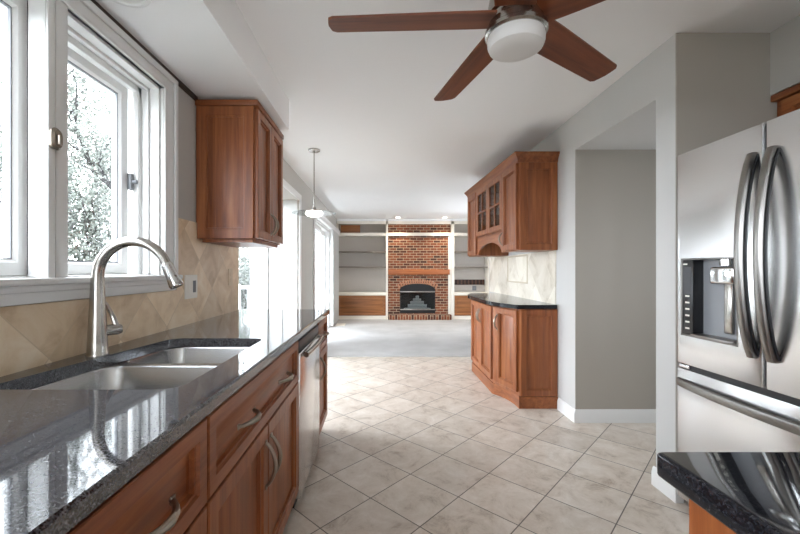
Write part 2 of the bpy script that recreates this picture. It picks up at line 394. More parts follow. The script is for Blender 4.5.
def baseboard(name, M, L, m=M_TRIM, h=.105):
    prof = [(0, 0), (0, .016), (h-.03, .016), (h-.012, .010), (h, .006), (h, 0)]
    b = B(); loft(b, [[M @ Vector((0, v, n)) for v, n in prof], [M @ Vector((L, v, n)) for v, n in prof]])
    return struct(name, b, m)
baseboard('baseboard_right', frame((RX, 3.069, 0), (0, 1, 0), (-1, 0, 0)), .30)
baseboard('baseboard_right.001', frame((RX, 2.013, 0), (0, 1, 0), (-1, 0, 0)), .18)
baseboard('baseboard_right.002', frame((RX, 2.029, 0), (1, 0, 0), (0, -1, 0)), .028)
baseboard('baseboard_passage', frame((RX, 3.085, 0), (1, 0, 0), (0, -1, 0)), 1.7)
baseboard('baseboard_left', frame((LX, 5.26, 0), (0, 1, 0), (1, 0, 0)), .93)

# ---------------- window_1: the sink window
def empty_struct(name, loc):
    o = link(bpy.data.objects.new(name, None)); o.location = loc; o['kind'] = 'structure'; WL[o.name] = Vector(loc); return o
win = empty_struct('window_1', (LX, 1.28, 1.19))
b = B()   # casing, moulded: head, far leg, near leg
FW = frame((LX, 0, 0), (0, 1, 0), (1, 0, 0))
def strip(b, u0, u1, v0, v1, M=FW):
    rloft(b, u0, u1, v0, v1, [(0, 0), (0, .016), (.004, .02), (.02, .02)], M) if False else box(b, u0, u1, v0, v1, 0, .018, .004, M)
strip(b, .5, 2.03, 2.125, 2.213); box(b, .5, 2.032, 2.185, 2.214, .018, .03, .004, FW); box(b, .52, 1.95, 2.128, 2.142, .018, .025, .003, FW)
strip(b, 1.912, 2.03, 1.19, 2.125); box(b, 2.002, 2.032, 1.19, 2.2, .018, .03, .004, FW); box(b, 1.915, 1.93, 1.19, 2.13, .018, .025, .003, FW)
strip(b, .5, .62, 1.19, 2.125)
obj('casing', b, M_TRIM, win)
b = B(); box(b, LX-.12, LX+.045, .46, 2.05, 1.172, 1.195, .006)
box(b, LX, LX+.022, .5, 2.03, 1.115, 1.172, .005); box(b, LX, LX+.03, .5, 2.03, 1.15, 1.172, .005)
obj('window_sill', b, M_TRIM, win)
b = B()   # mullion post between the two sashes
box(b, LX-.04, LX+.018, 1.24, 1.33, 1.195, 2.125, .003); box(b, LX-.085, LX-.04, 1.262, 1.318, 1.19, 2.13)
box(b, LX+.018, LX+.026, 1.241, 1.268, 1.195, 2.125, .002); box(b, LX+.018, LX+.022, 1.275, 1.322, 1.195, 2.125, .002)
obj('mullion', b, M_TRIM, win)
b = B()   # jamb linings
for (y0, y1) in ((.62, 1.262), (1.318, 1.915)):
    near = y1 < 1.5; d = .085 if near else .2
    box(b, LX-(.2 if near else .085), LX-.04, y0, y0+.014, 1.19, 2.13); box(b, LX-d, LX-.04, y1-.006 if near else y1-.014, y1, 1.19, 2.13); box(b, LX-.2, LX, y0, y1, 2.115, 2.13); box(b, LX-.2, LX-.02, y0, y1, 1.19, 1.2)
    box(b, LX-.115, LX-.085, y0, y1, 2.085, 2.115, .003); box(b, LX-.055, LX-.045, y0, y1, 2.1, 2.115, .002)
    if not near:
        box(b, LX-.04, LX, y1-.014, y1, 1.19, 2.13); box(b, LX-.115, LX-.085, y1-.04, y1-.014, 1.2, 2.115, .003); box(b, LX-.055, LX-.045, y1-.026, y1-.014, 1.2, 2.115, .002)
    else: box(b, LX-.04, LX, y0, y0+.014, 1.19, 2.13)
obj('jamb', b, M_TRIM, win)
def sash(name, y0, y1, x, z0=1.2, z1=2.1, st=.062, rail=.055, parent=win, shrink=0):
    M = frame((x, 0, 0), (0, 1, 0), (1, 0, 0)); b = B()
    L = [(0, 0, 0), (0, 0, .034), (.004, .004, .038), (st-.012, rail-.012, .038), (st-.004, rail-.004, .03), (st, rail, .024), (st, rail, 0)]
    loft(b, [rect(y0+i, y1-i, z0+j, z1-j, n, M) for i, j, n in L], close=True)
    s = obj(name, b, M_TRIM, parent)
    g = B(); box(g, x+.010, x+.016, y0+st-.004, y1-st+.004, z0+rail-.004, z1-rail+.004); obj('pane', g, M_GLASS, s)
    gk = B()
    rloft(gk, y0+st-.007, y1-st+.007, z0+rail-.007, z1-rail+.007, [(0, .017), (0, .027), (.009, .027), (.009, .017)], M, close=True); obj('gasket', gk, M_GASKET, s)
    return s
sash('sash', 1.34, 1.86, LX-.16)
sash('sash', .64, 1.255, LX-.09, st=.046)
b = B(); box(b, LX-.088, LX-.05, 1.2555, 1.2615, 1.205, 2.1); obj('weatherstrip', b, M_GASKET, win)
b = B(); box(b, LX-.122, LX-.1, 1.845, 1.872, 1.605, 1.685, .006); lathe(b, [(0, 0), (.01, 0), (.01, .02), (0, .02)], (LX-.1, 1.858, 1.645), 12, Matrix.Rotation(PI/2, 4, 'Y'))
obj('sash_latch', b, M_GASKET, win)
b = B(); Ml = frame((LX+.0262, 1.2545, 1.648), (0, 1, 0), (1, 0, 0))
loft(b, [rr(-.013, .019, -.032, .032, .012, 0, Ml), rr(-.017, .023, -.036, .036, .018, .012, Ml), rr(-.012, .018, -.028, .028, .014, .02, Ml)])
box(b, -.005, .009, -.02, .012, .02, .03, .003, Ml)
o = obj('sash_lock', b, M_PEWTER, win)

# ---------------- window_2: bay window
bay = empty_struct('window_2', (-1.56, 4.04, .3))
b = B(); Mb = frame((-1.575, 0, 0), (0, 1, 0), (1, 0, 0))
rloft(b, 2.95, 5.13, .3, 2.15, [(0, 0), (0, .07), (.05, .07), (.055, .05), (.055, 0)], Mb, close=True)
for yy in (4.04,): box(b, yy-.04, yy+.04, .34, 2.1, 0, .06, .004, Mb)
obj('window_frame', b, M_TRIM, bay)
g = B()
for (a0, a1) in ((3.0, 4.0), (4.08, 5.08)): box(g, a0, a1, .35, 2.1, .02, .027, 0, Mb)
obj('pane', g, M_GLASS, bay)
b = B(); box(b, LX, LX+.018, 5.13, 5.22, 0, 2.15, .004); box(b, LX, LX+.018, 2.965, 5.22, 2.15, 2.23, .004)
obj('casing', b, M_TRIM, bay)
b = B(); box(b, -1.50, -1.12, 5.112, 5.13, 0, 2.15); box(b, -1.33, -1.315, 5.10, 5.112, 0, 2.15, .003); obj('side_jamb', b, M_TRIM, bay)

# ---------------- door_1: sliding patio door
pd = empty_struct('door_1', (-1.2, 7.2, .012))
b = B(); Mp = frame((-1.24, 0, 0), (0, 1, 0), (1, 0, 0))
rloft(b, 6.3, 8.1, .012, 2.05, [(0, 0), (0, .14), (.035, .14), (.035, 0)], Mp, close=True); obj('door_frame', b, M_TRIM, pd)
for (y0, y1, n0) in ((6.335, 7.24, .07), (7.16, 8.065, .015)):
    b = B(); rloft(b, y0, y1, .05, 2.01, [(0, n0), (0, n0+.04), (.075, n0+.04), (.08, n0+.03), (.08, n0)], Mp, close=True)
    p = obj('door_panel', b, M_TRIM, pd); g = B(); box(g, y0+.07, y1-.07, .12, 1.94, n0+.015, n0+.021, 0, Mp); obj('pane', g, M_GLASS, p)
    if n0 > .05:
        b = B(); box(b, y0+.02, y0+.05, .88, 1.14, n0+.04, n0+.075, .008, Mp); obj('door_handle', b, M_BLACK, p)
b = B(); box(b, LX, LX+.018, 6.2, 6.3, .012, 2.13, .004); box(b, LX, LX+.018, 8.1, 8.2, .012, 2.13, .004); box(b, LX, LX+.018, 6.2, 8.2, 2.05, 2.14, .004); obj('casing', b, M_TRIM, pd)

# ---------------- windows out of sight that light the rooms
w3 = empty_struct('added_window_3', (-.4, -3.62, .7)); b = B(); Mr = frame((0, -3.66, 0), (1, 0, 0), (0, 1, 0))  # added behind the camera for daylight, never in view
rloft(b, -.9, .1, .7, 1.9, [(0, 0), (0, .08), (.06, .08), (.06, 0)], Mr, close=True); box(b, -.43, -.37, .75, 1.85, 0, .06, 0, Mr); obj('window_frame', b, M_TRIM, w3)  # frame of the added window behind the camera, unseen
w4 = empty_struct('added_window_4', (3.0, 7.6, .95)); b = B(); Ms = frame((3.05, 0, 0), (0, 1, 0), (-1, 0, 0))  # added and unseen, brightens the family room from the side
rloft(b, 7.05, 8.15, .95, 2.05, [(0, 0), (0, .08), (.06, .08), (.06, 0)], Ms, close=True); obj('window_frame', b, M_TRIM, w4)  # frame of the added side window, unseen

w6 = empty_struct('window_6', (3.32, 2.64, 1.0)); b = B(); Mq = frame((3.36, 0, 0), (0, 1, 0), (-1, 0, 0))
rloft(b, 2.44, 2.84, 1.0, 1.7, [(0, 0), (0, .08), (.05, .08), (.05, 0)], Mq, close=True); obj('window_frame', b, M_TRIM, w6)
w5 = empty_struct('added_window_5', (LX-.1, -2.1, .95)); b = B()  # added nook opening, unseen, brings daylight to the near kitchen
rloft(b, -3.4, -.8, .95, 2.36, [(0, -.14), (0, -.08), (.05, -.08), (.05, -.14)], FW, close=True); box(b, -2.13, -2.07, 1.0, 2.31, -.14, -.09, 0, FW); obj('window_frame', b, M_TRIM, w5)  # frame of the added nook window, unseen

# ---------------- backsplashes
b = B(); holed(b, 'x', LX, LX+.010, -.5, 2.94, .914, 1.412, [(.46, 2.052, 1.113, 1.5)])
ts = struct('wall_tile_left', b, M_TRAV)
b = B(); box(b, RX-.010, RX, 3.42, 5.5, .914, 1.395); tr_ = struct('wall_tile_right', b, M_CREAMTILE)
b = B(); Mt = frame((RX-.010, 0, 0), (0, 1, 0), (-1, 0, 0)); rloft(b, 4.06, 4.7, 1.075, 1.385, [(0, 0), (0, .006), (.008, .010), (.016, .006), (.016, 0)], Mt, close=True); obj('tile_liner', b, mat('liner_stone', srgb(206, 194, 172), .4), tr_)

# ------------------------------------------------------------------ cabinetry helpers
def pull_bm(b, M, c, L, vertical=True, h=.035, r=.0072):
    u0, v0, n0 = c; pts = []; rad = []
    N = 14
    for i in range(N+1):
        s = -1+2*i/N; n = n0+h*math.cos(s*PI/2)**.75 if abs(s) < 1 else n0
        pts.append(M @ (Vector((u0, v0+s*L/2, n)) if vertical else Vector((u0+s*L/2, v0, n)))); rad.append(r*(.8+.5*(1-abs(s))))
    tube(b, pts, rad, 8)
    for s in (-1, 1):
        p = Vector((u0, v0+s*L/2, n0)) if vertical else Vector((u0+s*L/2, v0, n0))
        box(b, p.x-.008, p.x+.008, p.y-.008, p.y+.008, n0-.0005, n0+.005, .002, M)
    return b
DOORP = lambda t, rail: [(0, 0), (0, t-.003), (.003, t), (rail-.006, t), (rail-.003, t-.35*t), (rail+.003, t-.38*t), (rail+.0045, t-.86*t), (rail+.016, t-.86*t), (rail+.024, t-.7*t)]
def door(name, parent, M, u0, u1, v0, v1, m=M_WOOD, t=.024, rail=.058, pull=None, n0=0):
    b = B(); rloft(b, u0, u1, v0, v1, [(i, n+n0) for i, n in DOORP(t, rail)], M)
    d = obj(name, b, m, parent)
    if pull:
        for (pu, pv, L, vert) in pull:
            obj('handle', pull_bm(B(), M, (pu, pv, n0+t), L, vert), M_PEWTER, d)
    return d

# ------------------------------------------------------------------ left run: base cabinets, dishwasher, counter, sink, tap
ML = frame((-.44, 0, 0), (0, 1, 0), (1, 0, 0))      # face-frame plane; u = world y
def base_box(name, label, y0, y1, wall=LX+.002):
    t = thing(name, label, 'cabinet', ((wall-.44)/2, (y0+y1)/2, 0))
    b = B(); th = .018
    box(b, wall, -.44, y0, y0+th, .1, .874); box(b, wall, -.44, y1-th, y1, .1, .874); box(b, wall, -.442, y0, y1, .1, .118); box(b, wall, wall+.01, y0, y1, .1, .874)
    # face frame
    rloft(b, y0, y1, .1, .874, [(0, -.02), (0, 0), (.035, 0), (.035, -.02)], ML, close=True); box(b, y0, y1, .64, .68, -.02, 0, 0, ML)
    obj('carcass', b, M_WOOD, t)
    b = B(); box(b, wall, -.5, y0, y1, 0, .1); obj('toe_kick', b, M_TOE, t)
    return t
t = base_box('base_cabinet', 'cherry wood base cabinet nearest the viewer, cut off by the frame corner', -.45, .463)
door('drawer_front', t, ML, -.42, .45, .668, .862, M_WOODY, rail=.04)
door('door', t, ML, -.42, .012, .112, .650); door('door', t, ML, .018, .45, .112, .650)
t = base_box('base_cabinet', 'narrow cherry base cabinet with one drawer, before the wide sink cabinet', .465, .925)
door('drawer_front', t, ML, .469, .921, .664, .866, M_WOODY, rail=.045, pull=[(.695, .765, .135, False)])
door('door', t, ML, .469, .921, .108, .656, pull=[(.52, .55, .15, True)])
t = base_box('base_cabinet', 'wide cherry base cabinet under the sink with false drawer and two doors', .927, 1.935)
door('false_drawer_front', t, ML, .931, 1.931, .664, .866, M_WOODY, rail=.045, pull=[(1.185, .765, .14, False), (1.63, .765, .14, False)])
door('door', t, ML, .931, 1.412, .108, .656, pull=[(1.384, .52, .16, True)]); door('door', t, ML, 1.418, 1.931, .108, .656, pull=[(1.447, .52, .16, True)])
t = base_box('base_cabinet', 'slim cherry end cabinet beyond the dishwasher with drawer and door', 2.545, 2.97)
door('drawer_front', t, ML, 2.549, 2.966, .664, .866, M_WOODY, rail=.045, pull=[(2.757, .765, .12, False)])
door('door', t, ML, 2.549, 2.966, .108, .656, pull=[(2.61, .55, .15, True)])

dw = thing('dishwasher', 'stainless dishwasher with bar handle under the left granite counter', 'dishwasher', (-.75, 2.24, 0))
b = B(); box(b, LX+.02, -.44, 1.942, 2.538, .02, .868); obj('tub', b, M_DARK, dw)
b = B(); box(b, 1.945, 2.535, .06, .80, 0, .032, .008, ML); obj('door', b, M_STEEL, dw)
b = B(); box(b, 1.945, 2.535, .803, .862, 0, .026, .006, ML); obj('control_panel', b, M_DGREY, dw)
b = B(); tube(b, [ML @ Vector((1.975+.53*i/12, .785, .055+.010*math.sin(PI*i/12))) for i in range(13)], .014, 10, 1.0)
for u in (1.99, 2.49): tube(b, [ML @ Vector((u, .785, .03)), ML @ Vector((u, .785, .06))], .009, 8)
obj('handle', b, M_STEELP, dw)
b = B(); box(b, -.5, -.455, 1.945, 2.535, .0, .058); obj('kick_plate', b, M_DARK, dw)

# granite counter with sink cut-out
SX0, SX1, SY0, SY1 = -.98, -.523, .985, 1.725
def warp(L):     # the back of the sink is cut on a slant
    for p in L:
        k = (.514+(.41-.514)*(p.y-SY0)/(SY1-SY0))/(SX1-SX0); p.x = SX1+(p.x-SX1)*k
    return L
b = B()
def ctr(e, z, hole_r=.055, hi=0):
    return rr(LX-e+.001+e, -.405-e, -.5+e, 3.0-e, .0001, z), warp(rr(SX0-hi, SX1+hi, SY0-hi, SY1+hi, hole_r, z))
zt, zb = .914, .876
oT, hT = ctr(.006, zt); oM1, _ = ctr(0, zt-.006); oM2, _ = ctr(0, zb+.006); oB, hB = ctr(.006, zb)
loft(b, [hT, oT, oM1, oM2, oB, hB], close=True)
tag(obj('countertop', b, M_GRANITE), 'long polished speckled granite countertop with undermount sink along the window wall', 'countertop')

sk = thing('kitchen_sink', 'double bowl stainless undermount sink in the granite counter', 'sink', ((SX0+SX1)/2, (SY0+SY1)/2, .69))
def bowl(y0, y1, oy0, oy1, depth):
    b = B(); x0, x1 = SX0-.004, SX1+.006; z = .8745
    lv = [rr(SX0-.02, SX1+.03, oy0, oy1, .0001, z-.004), rr(SX0-.02, SX1+.03, oy0, oy1, .0001, z), rr(x0, x1, y0, y1, .06, z), rr(x0+.004, x1-.004, y0+.004, y1-.004, .06, z-.008),
          rr(x0+.012, x1-.012, y0+.012, y1-.012, .06, z-depth+.03), rr(x0+.022, x1-.022, y0+.022, y1-.022, .055, z-depth+.008), rr(x0+.045, x1-.045, y0+.045, y1-.045, .04, z-depth)]
    loft(b, [warp(L) for L in lv], cap0=False)
    o = obj('bowl', b, M_SINK, sk, ang=60)
    b = B(); lathe(b, [(.045, 0), (.045, .004), (.03, .002), (0, .001)], ((SX0+SX1)/2, (y0+y1)/2, z-depth), 20); obj('drain', b, M_CHROME, o)
bowl(.981, 1.385, .95, 1.405, .19); bowl(1.425, 1.729, 1.405, 1.755, .17)

fx, fy = -1.022, 1.386
fa = thing('faucet', 'brushed nickel gooseneck pull-down faucet behind the sink', 'faucet', (fx, fy, .914))
b = B(); lathe(b, [(0, 0), (.035, 0), (.035, .006), (.0325, .012), (.031, .05), (.026, .15), (.0225, .24), (.0215, .27), (0, .27)], (fx, fy, .914), 28); obj('body', b, M_STEELP, fa)
pts = [(fx, fy, 1.18), (fx, fy, 1.195)]; R = .128; dv = Vector((.97, .24, 0)).normalized() if False else Vector((1, 0, 0))
for i in range(0, 25):
    a = PI - i/24*math.radians(158)
    pts.append((fx+R+R*math.cos(a), fy, 1.195+R*math.sin(a)))
b = B(); tube(b, pts, [.0212]*2+[.0205-.0045*i/24 for i in range(25)], 16); obj('spout', b, M_STEELP, fa)
e = Vector(pts[-1]); d = (Vector(pts[-1])-Vector(pts[-2])).normalized()
b = B(); tube(b, [e, e+d*.006, e+d*.01, e+d*.05, e+d*.085, e+d*.092], [.0175, .019, .019, .021, .0245, .022], 18); sh = obj('spray_head', b, M_CHROME, fa)
b = B(); hd = Vector((.62, .78, 0)); p0 = Vector((fx, fy, 1.0))
tube(b, [p0+hd*.02, p0+hd*.062, p0+hd*.075], [.020, .020, .016], 16)
q = p0+hd*.06; tube(b, [q+Vector((0, 0, .006)), q+Vector((-.012, .0, .04)), q+Vector((-.034, -.006, .09)), q+Vector((-.04, -.008, .1))], [.011, .009, .0075, .006], 10)
obj('handle', b, M_STEELP, fa)

def wall_plate(name, label, cat, M, u, v, w_, h, n_open, m=M_PLATE, kind='switch'):
    t = thing(name, label, cat, M @ Vector((u, v, 0)))
    b = B(); loft(b, [rr(u-w_/2, u+w_/2, v-h/2, v+h/2, .004, 0, M), rr(u-w_/2, u+w_/2, v-h/2, v+h/2, .004, .003, M), rr(u-w_/2+.003, u+w_/2-.003, v-h/2+.003, v+h/2-.003, .003, .006, M)]); obj('plate', b, m, t)
    for i in range(n_open):
        uu = u+(i-(n_open-1)/2)*.06
        b = B()
        if kind == 'switch':
            box(b, uu-.017, uu+.017, v-.034, v+.034, .006, .0085, .001, M); o = obj('rocker', b, M_GASKET if i else m, t)
        else:
            for s in (-1, 1): loft(b, [rr(uu-.016, uu+.016, v+s*.02-.014, v+s*.02+.014, .008, .006, M), rr(uu-.015, uu+.015, v+s*.02-.013, v+s*.02+.013, .008, .0085, M)])
            obj('socket', b, m, t)
    return t
MTl = frame((LX+.010, 0, 0), (0, 1, 0), (1, 0, 0))
wall_plate('switch_plate', 'white double switch plate on travertine tile right of the window', 'switch', MTl, 2.2, 1.125, .14, .135, 2)
wall_plate('outlet_plate', 'beige single outlet plate on travertine tile beneath the left wall cabinet', 'outlet', MTl, 2.77, 1.17, .075, .12, 1, M_PLATEB, 'outlet')

# ------------------------------------------------------------------ left wall cabinet
wc = thing('wall_cabinet', 'cherry wall cabinet with two doors hung below the soffit over the counter', 'cabinet', (-.93, 2.57, 1.405))
b = B(); box(b, LX+.002, -.757, 2.285, 2.868, 1.405, 2.19); obj('carcass', b, M_WOOD, wc)
Me = frame((0, 2.285, 0), (1, 0, 0), (0, -1, 0)); door('side_panel', wc, Me, LX+.004, -.757, 1.405, 2.19, t=.012, rail=.062)
Mw = frame((-.757, 0, 0), (0, 1, 0), (1, 0, 0))
door('door', wc, Mw, 2.29, 2.574, 1.412, 2.183, rail=.052, pull=[(2.55, 1.52, .13, True)]); door('door', wc, Mw, 2.58, 2.864, 1.412, 2.183, rail=.052, pull=[(2.604, 1.52, .13, True)])
b = B(); box(b, LX+.002, -.728, 2.262, 2.872, 2.19, 2.224, .004); obj('top_moulding', b, M_WOODX, wc)
b = B(); box(b, LX+.03, -.77, 2.30, 2.86, 1.385, 1.405); obj('light_rail', b, M_WOOD, wc)

# ------------------------------------------------------------------ right: hutch
hb = thing('hutch_base_cabinet', 'bow-fronted cherry base cabinet with black top on the right wall', 'cabinet', (1.35, 4.23, 0))
P0, P1, P2, P3 = (1.222, 3.40), (1.105, 3.80), (1.105, 4.66), (1.222, 5.06)
b = B(); prism(b, [(RX-.002, 3.40), P0, P1, P2, P3, (RX-.002, 5.06)], .105, .876); obj('carcass', b, M_WOOD, hb)
arc = []
for (A, Bp) in ((P0, P1), (P2, P3)):
    ax, ay = A; bx, by = Bp; L = math.hypot(bx-ax, by-ay); nx, ny = (by-ay)/L, -(bx-ax)/L
    for i in range(9):
        s = i/8; k = .035*math.sin(PI*s)
        arc.append((ax+(bx-ax)*s+nx*k-.0, ay+(by-ay)*s+ny*k))
b = B(); prism(b, [(RX-.002, 3.385)]+[(P0[0]-.012, 3.385)]+[(x-.012, y) for x, y in arc]+[(P3[0]-.012, 5.075), (RX-.002, 5.075)], 0, .105); obj('plinth', b, M_WOODY, hb)
Mend = frame((0, 3.40, 0), (1, 0, 0), (0, -1, 0)); door('side_panel', hb, Mend, P0[0]+.004, RX-.003, .108, .872, t=.014, rail=.06)
def slant(A, Bp):
    u = Vector((Bp[0]-A[0], Bp[1]-A[1], 0)); n = Vector((-u.y, u.x, 0)); return frame((A[0], A[1], 0), u, n), u.length
Mn, Ln = slant(P0, P1); door('door', hb, Mn, .02, Ln-.075, .14, .86, rail=.055, pull=[(Ln-.105, .72, .14, True)])
b = B(); box(b, Ln-.066, Ln-.008, .14, .86, 0, .014, .004, Mn); obj('filler_strip', b, M_WOOD, hb)
Mm, Lm = slant(P1, P2); door('door', hb, Mm, .012, .427, .14, .86, rail=.055, pull=[(.40, .72, .14, True)]); door('door', hb, Mm, .433, .848, .14, .86, rail=.055, pull=[(.46, .72, .14, True)])
Mf, Lf = slant(P2, P3); door('door', hb, Mf, .04, Lf-.02, .14, .86, rail=.055)
front = [(1.185, 3.375), (1.15, 3.45), (1.105, 3.56), (1.068, 3.68), (1.05, 3.80), (1.045, 3.95), (1.045, 4.5), (1.05, 4.66), (1.068, 4.78), (1.105, 4.9), (1.15, 5.01), (1.185, 5.085)]
def smooth(p, it=2):
    for _ in range(it):
        q = [p[0]]
        for a, c in zip(p[:-1], p[1:]): q += [(a[0]*.75+c[0]*.25, a[1]*.75+c[1]*.25), (a[0]*.25+c[0]*.75, a[1]*.25+c[1]*.75)]
        p = q+[p[-1]]
    return p
poly = [(RX-.012, 3.375)]+smooth(front)+[(RX-.012, 5.085)]
b = B(); prism(b, poly, .878, .914); tag(obj('countertop', b, M_GRANITEB), 'black granite top with bowed front edge on the right wall hutch', 'countertop')

hu = thing('wall_cabinet', 'cherry wall hutch with crown, two glass doors and arched valance', 'cabinet', (1.37, 4.25, 1.395))
A = Vector((1.215, 3.40, 0)); E = Vector((1.16, 5.10, 0)); uh = (E-A).normalized(); nh = Vector((-uh.y, uh.x, 0)); MH = frame(A, uh, nh); LH = (E-A).length
def hx(u): return (A+uh*u).x
def hy(u): return (A+uh*u).y
zb_, zt_ = 1.395, 2.19; u1, u2 = .40, 1.30
b = B()
prism(b, [(RX-.002, 3.40), (A.x, A.y), (hx(u1), hy(u1)), (RX-.002, hy(u1))], zb_, zt_)
prism(b, [(RX-.002, hy(u2)), (hx(u2), hy(u2)), (E.x, E.y), (RX-.002, 5.10)], zb_, zt_)
def midbox(z0, z1, xa=None):
    prism(b, [(RX-.002, hy(u1)), (hx(u1), hy(u1)), (hx(u2), hy(u2)), (RX-.002, hy(u2))], z0, z1)
midbox(1.60, 1.62); midbox(2.16, zt_)
box(b, RX-.02, RX-.002, hy(u1), hy(u2), 1.60, zt_)
midbox(1.885, 1.90) if False else None
rloft(b, u1, u2, 1.60, zt_, [(0, -.018), (0, 0), (.03, 0), (.03, -.018)], MH, close=True)
obj('carcass', b, M_WOOD, hu)
b = B(); pa = [(u1, 1.60), (u2, 1.60), (u2, zb_), (u2-.05, zb_)]
for i in range(17):
    s = i/16; pa.append((u2-.05-(u2-u1-.1)*s, zb_+.02+.105*math.sin(PI*s)**.6))
pa += [(u1+.05, zb_), (u1, zb_)]
prism_m(b, pa, -.018, .002, MH); obj('arched_valance', b, M_WOODY, hu)
b = B(); box(b, RX-.30, RX-.02, hy(u1)+.02, hy(u2)-.02, 1.89, 1.905); obj('inner_shelf', b, M_WOOD, hu)
Mend2 = frame((0, 3.40, 0), (1, 0, 0), (0, -1, 0)); door('side_panel', hu, Mend2, A.x+.002, RX-.003, zb_, 2.17, t=.014, rail=.06)
door('door', hu, MH, .012, u1-.012, zb_+.01, 2.165, rail=.055, pull=[(u1-.045, 1.52, .12, True)])
door('door', hu, MH, u2+.012, LH-.012, zb_+.01, 2.165, rail=.055)
for (a0, a1) in ((u1+.008, (u1+u2)/2-.003), ((u1+u2)/2+.003, u2-.008)):
    b = B(); v0, v1, rl = 1.625, 2.165, .052
    rloft(b, a0, a1, v0, v1, [(0, 0), (0, .017), (.003, .02), (rl-.006, .02), (rl, .014), (rl, 0)], MH, close=True)
    cu, cv = (a0+a1)/2, (v0+v1)/2
    box(b, cu-.011, cu+.011, v0+rl, v1-rl, .003, .017, .003, MH); box(b, a0+rl, a1-rl, cv-.011, cv+.011, .003, .017, .003, MH)
    d_ = obj('glass_door', b, M_WOOD, hu)
    g = B(); box(g, a0+rl-.004, a1-rl+.004, v0+rl-.004, v1-rl+.004, .004, .008, 0, MH); obj('pane', g, M_CABGLASS, d_)
b = B()
def crown(off, z): return [Vector((RX-.002, 3.40-off, z)), Vector((A.x-off, 3.40-off, z)), Vector((E.x-off, E.y+off, z)), Vector((RX-.002, E.y+off, z))]
loft(b, [crown(.016, 2.168), crown(.018, 2.185), crown(.022, 2.196), crown(.045, 2.232), crown(.052, 2.238), crown(.052, 2.252)]); obj('crown_moulding', b, M_WOODY, hu)

# ------------------------------------------------------------------ refrigerator
fr = thing('refrigerator', 'stainless french door refrigerator with ice dispenser in the right alcove', 'refrigerator', (1.93, 1.52, 0))
FX = 1.525; MR = frame((1.585, .017, 0), (0, 1, 0), (-1, 0, 0))       # n towards the room
b = B(); box(b, 1.585, 2.33, 1.087, 1.988, .0, 1.79); obj('cabinet_body', b, M_DGREY, fr)
FD0, FD1 = 1.526, 1.972
b = B()   # left door with dispenser opening: holed slab
DU0, DU1, DV0, DV1 = 1.628, 1.945, .89, 1.278
us = [FD0, DU0, DU1, FD1]; vv = [.745, DV0, DV1, 1.812]
lo = [rect(FD0+i, FD1-i, .745+i, 1.812-i, n, MR) for i, n in ((0, .004), (0, .052), (.003, .058), (.008, .06))]
lo += [rect(DU0, DU1, DV0, DV1, .06, MR), rect(DU0, DU1, DV0, DV1, .004, MR)]
loft(b, lo, close=True); dl = obj('door', b, M_STEEL, fr)
b = B(); rloft(b, DU0+.001, DU1-.001, DV0+.001, DV1-.001, [(0, .0), (0, .061), (.006, .062), (.008, .058), (.008, 0)], MR, close=True)
box(b, DU0+.235, DU1-.078, DV0+.008, DV1-.008, -.03, .05, 0, MR) if False else None
ds = obj('ice_dispenser', b, M_STEELH, dl)
b = B(); box(b, 1.871, 1.938, DV0+.008, DV1-.008, .002, .058, .003, MR); cp = obj('control_panel', b, M_BLACK, ds)
for i in range(6):
    v = .93+i*.032; b = B(); box(b, 1.892, 1.917, v-.004, v+.004, .058, .0595, 0, MR); obj('button', b, M_PLATE, cp)
b = B(); box(b, 1.882, 1.93, 1.10, 1.235, .058, .0588, 0, MR); obj('display', b, M_DGREY, cp)
b = B(); box(b, 1.905, 1.93, 1.246, 1.252, .058, .0595, 0, MR); obj('logo', b, M_PLATE, cp)
b = B(); box(b, 1.636, 1.871, DV0+.008, DV1-.008, .001, .006, 0, MR); obj('recess_back', b, M_PLATEG, ds)
b = B(); box(b, 1.665, 1.79, 1.155, 1.235, .006, .05, .012, MR, 3); tube(b, [MR @ Vector((1.73, 1.24, .015)), MR @ Vector((1.73, 1.275, .015))], .028, 14); obj('water_spout', b, M_CHROME, ds)
b = B(); box(b, 1.70, 1.745, .93, 1.16, .007, .02, .006, MR); obj('dispenser_paddle', b, M_STEELP, ds)
b = B(); box(b, 1.638, 1.869, DV0+.008, DV0+.02, .006, .075, .004, MR, 3); obj('drip_tray', b, M_STEELH, ds)
b = B(); loft(b, [rect(1.072+i, 1.512-i, .745+i, 1.812-i, n, MR) for i, n in ((0, .004), (0, .052), (.003, .058), (.008, .06))]); dr = obj('door', b, M_STEEL, fr)
b = B(); loft(b, [rect(1.072+i, 1.972-i, .06+i, .722-i, n, MR) for i, n in ((0, .004), (0, .052), (.003, .058), (.008, .06))]); dz = obj('freezer_drawer', b, M_STEEL, fr)
def bowbar(M, p0, p1, bow, wv, th, n0=.055):
    b = B(); N = 20; loops = []
    p0, p1 = Vector(p0), Vector(p1); d = (p1-p0).normalized(); s = Vector((d.y, -d.x, 0))
    for i in range(N+1):
        q = i/N; n = n0+bow*(1-(2*q-1)**2)**.8
        c = p0.lerp(p1, q)
        k = 1
        loops.append([M @ Vector((c.x+s.x*a*wv/2*k, c.y+s.y*a*wv/2*k, n+e_)) for a, e_ in ((-1, 0), (-.85, th*.85), (-.5, th), (.5, th), (.85, th*.85), (1, 0))])
    loft(b, loops); return b
obj('handle', bowbar(MR, (1.562, .86), (1.562, 1.70), .055, .034, .022), M_STEELH, dl)
obj('handle', bowbar(MR, (1.480, .86), (1.480, 1.70), .055, .034, .022), M_STEELH, dr)
obj('handle_dark_reflection', bowbar(MR, (1.5415, .87), (1.5415, 1.69), .052, .006, .009), M_BLACK, dl)  # black bars imitate the dark reflection along the handle sides
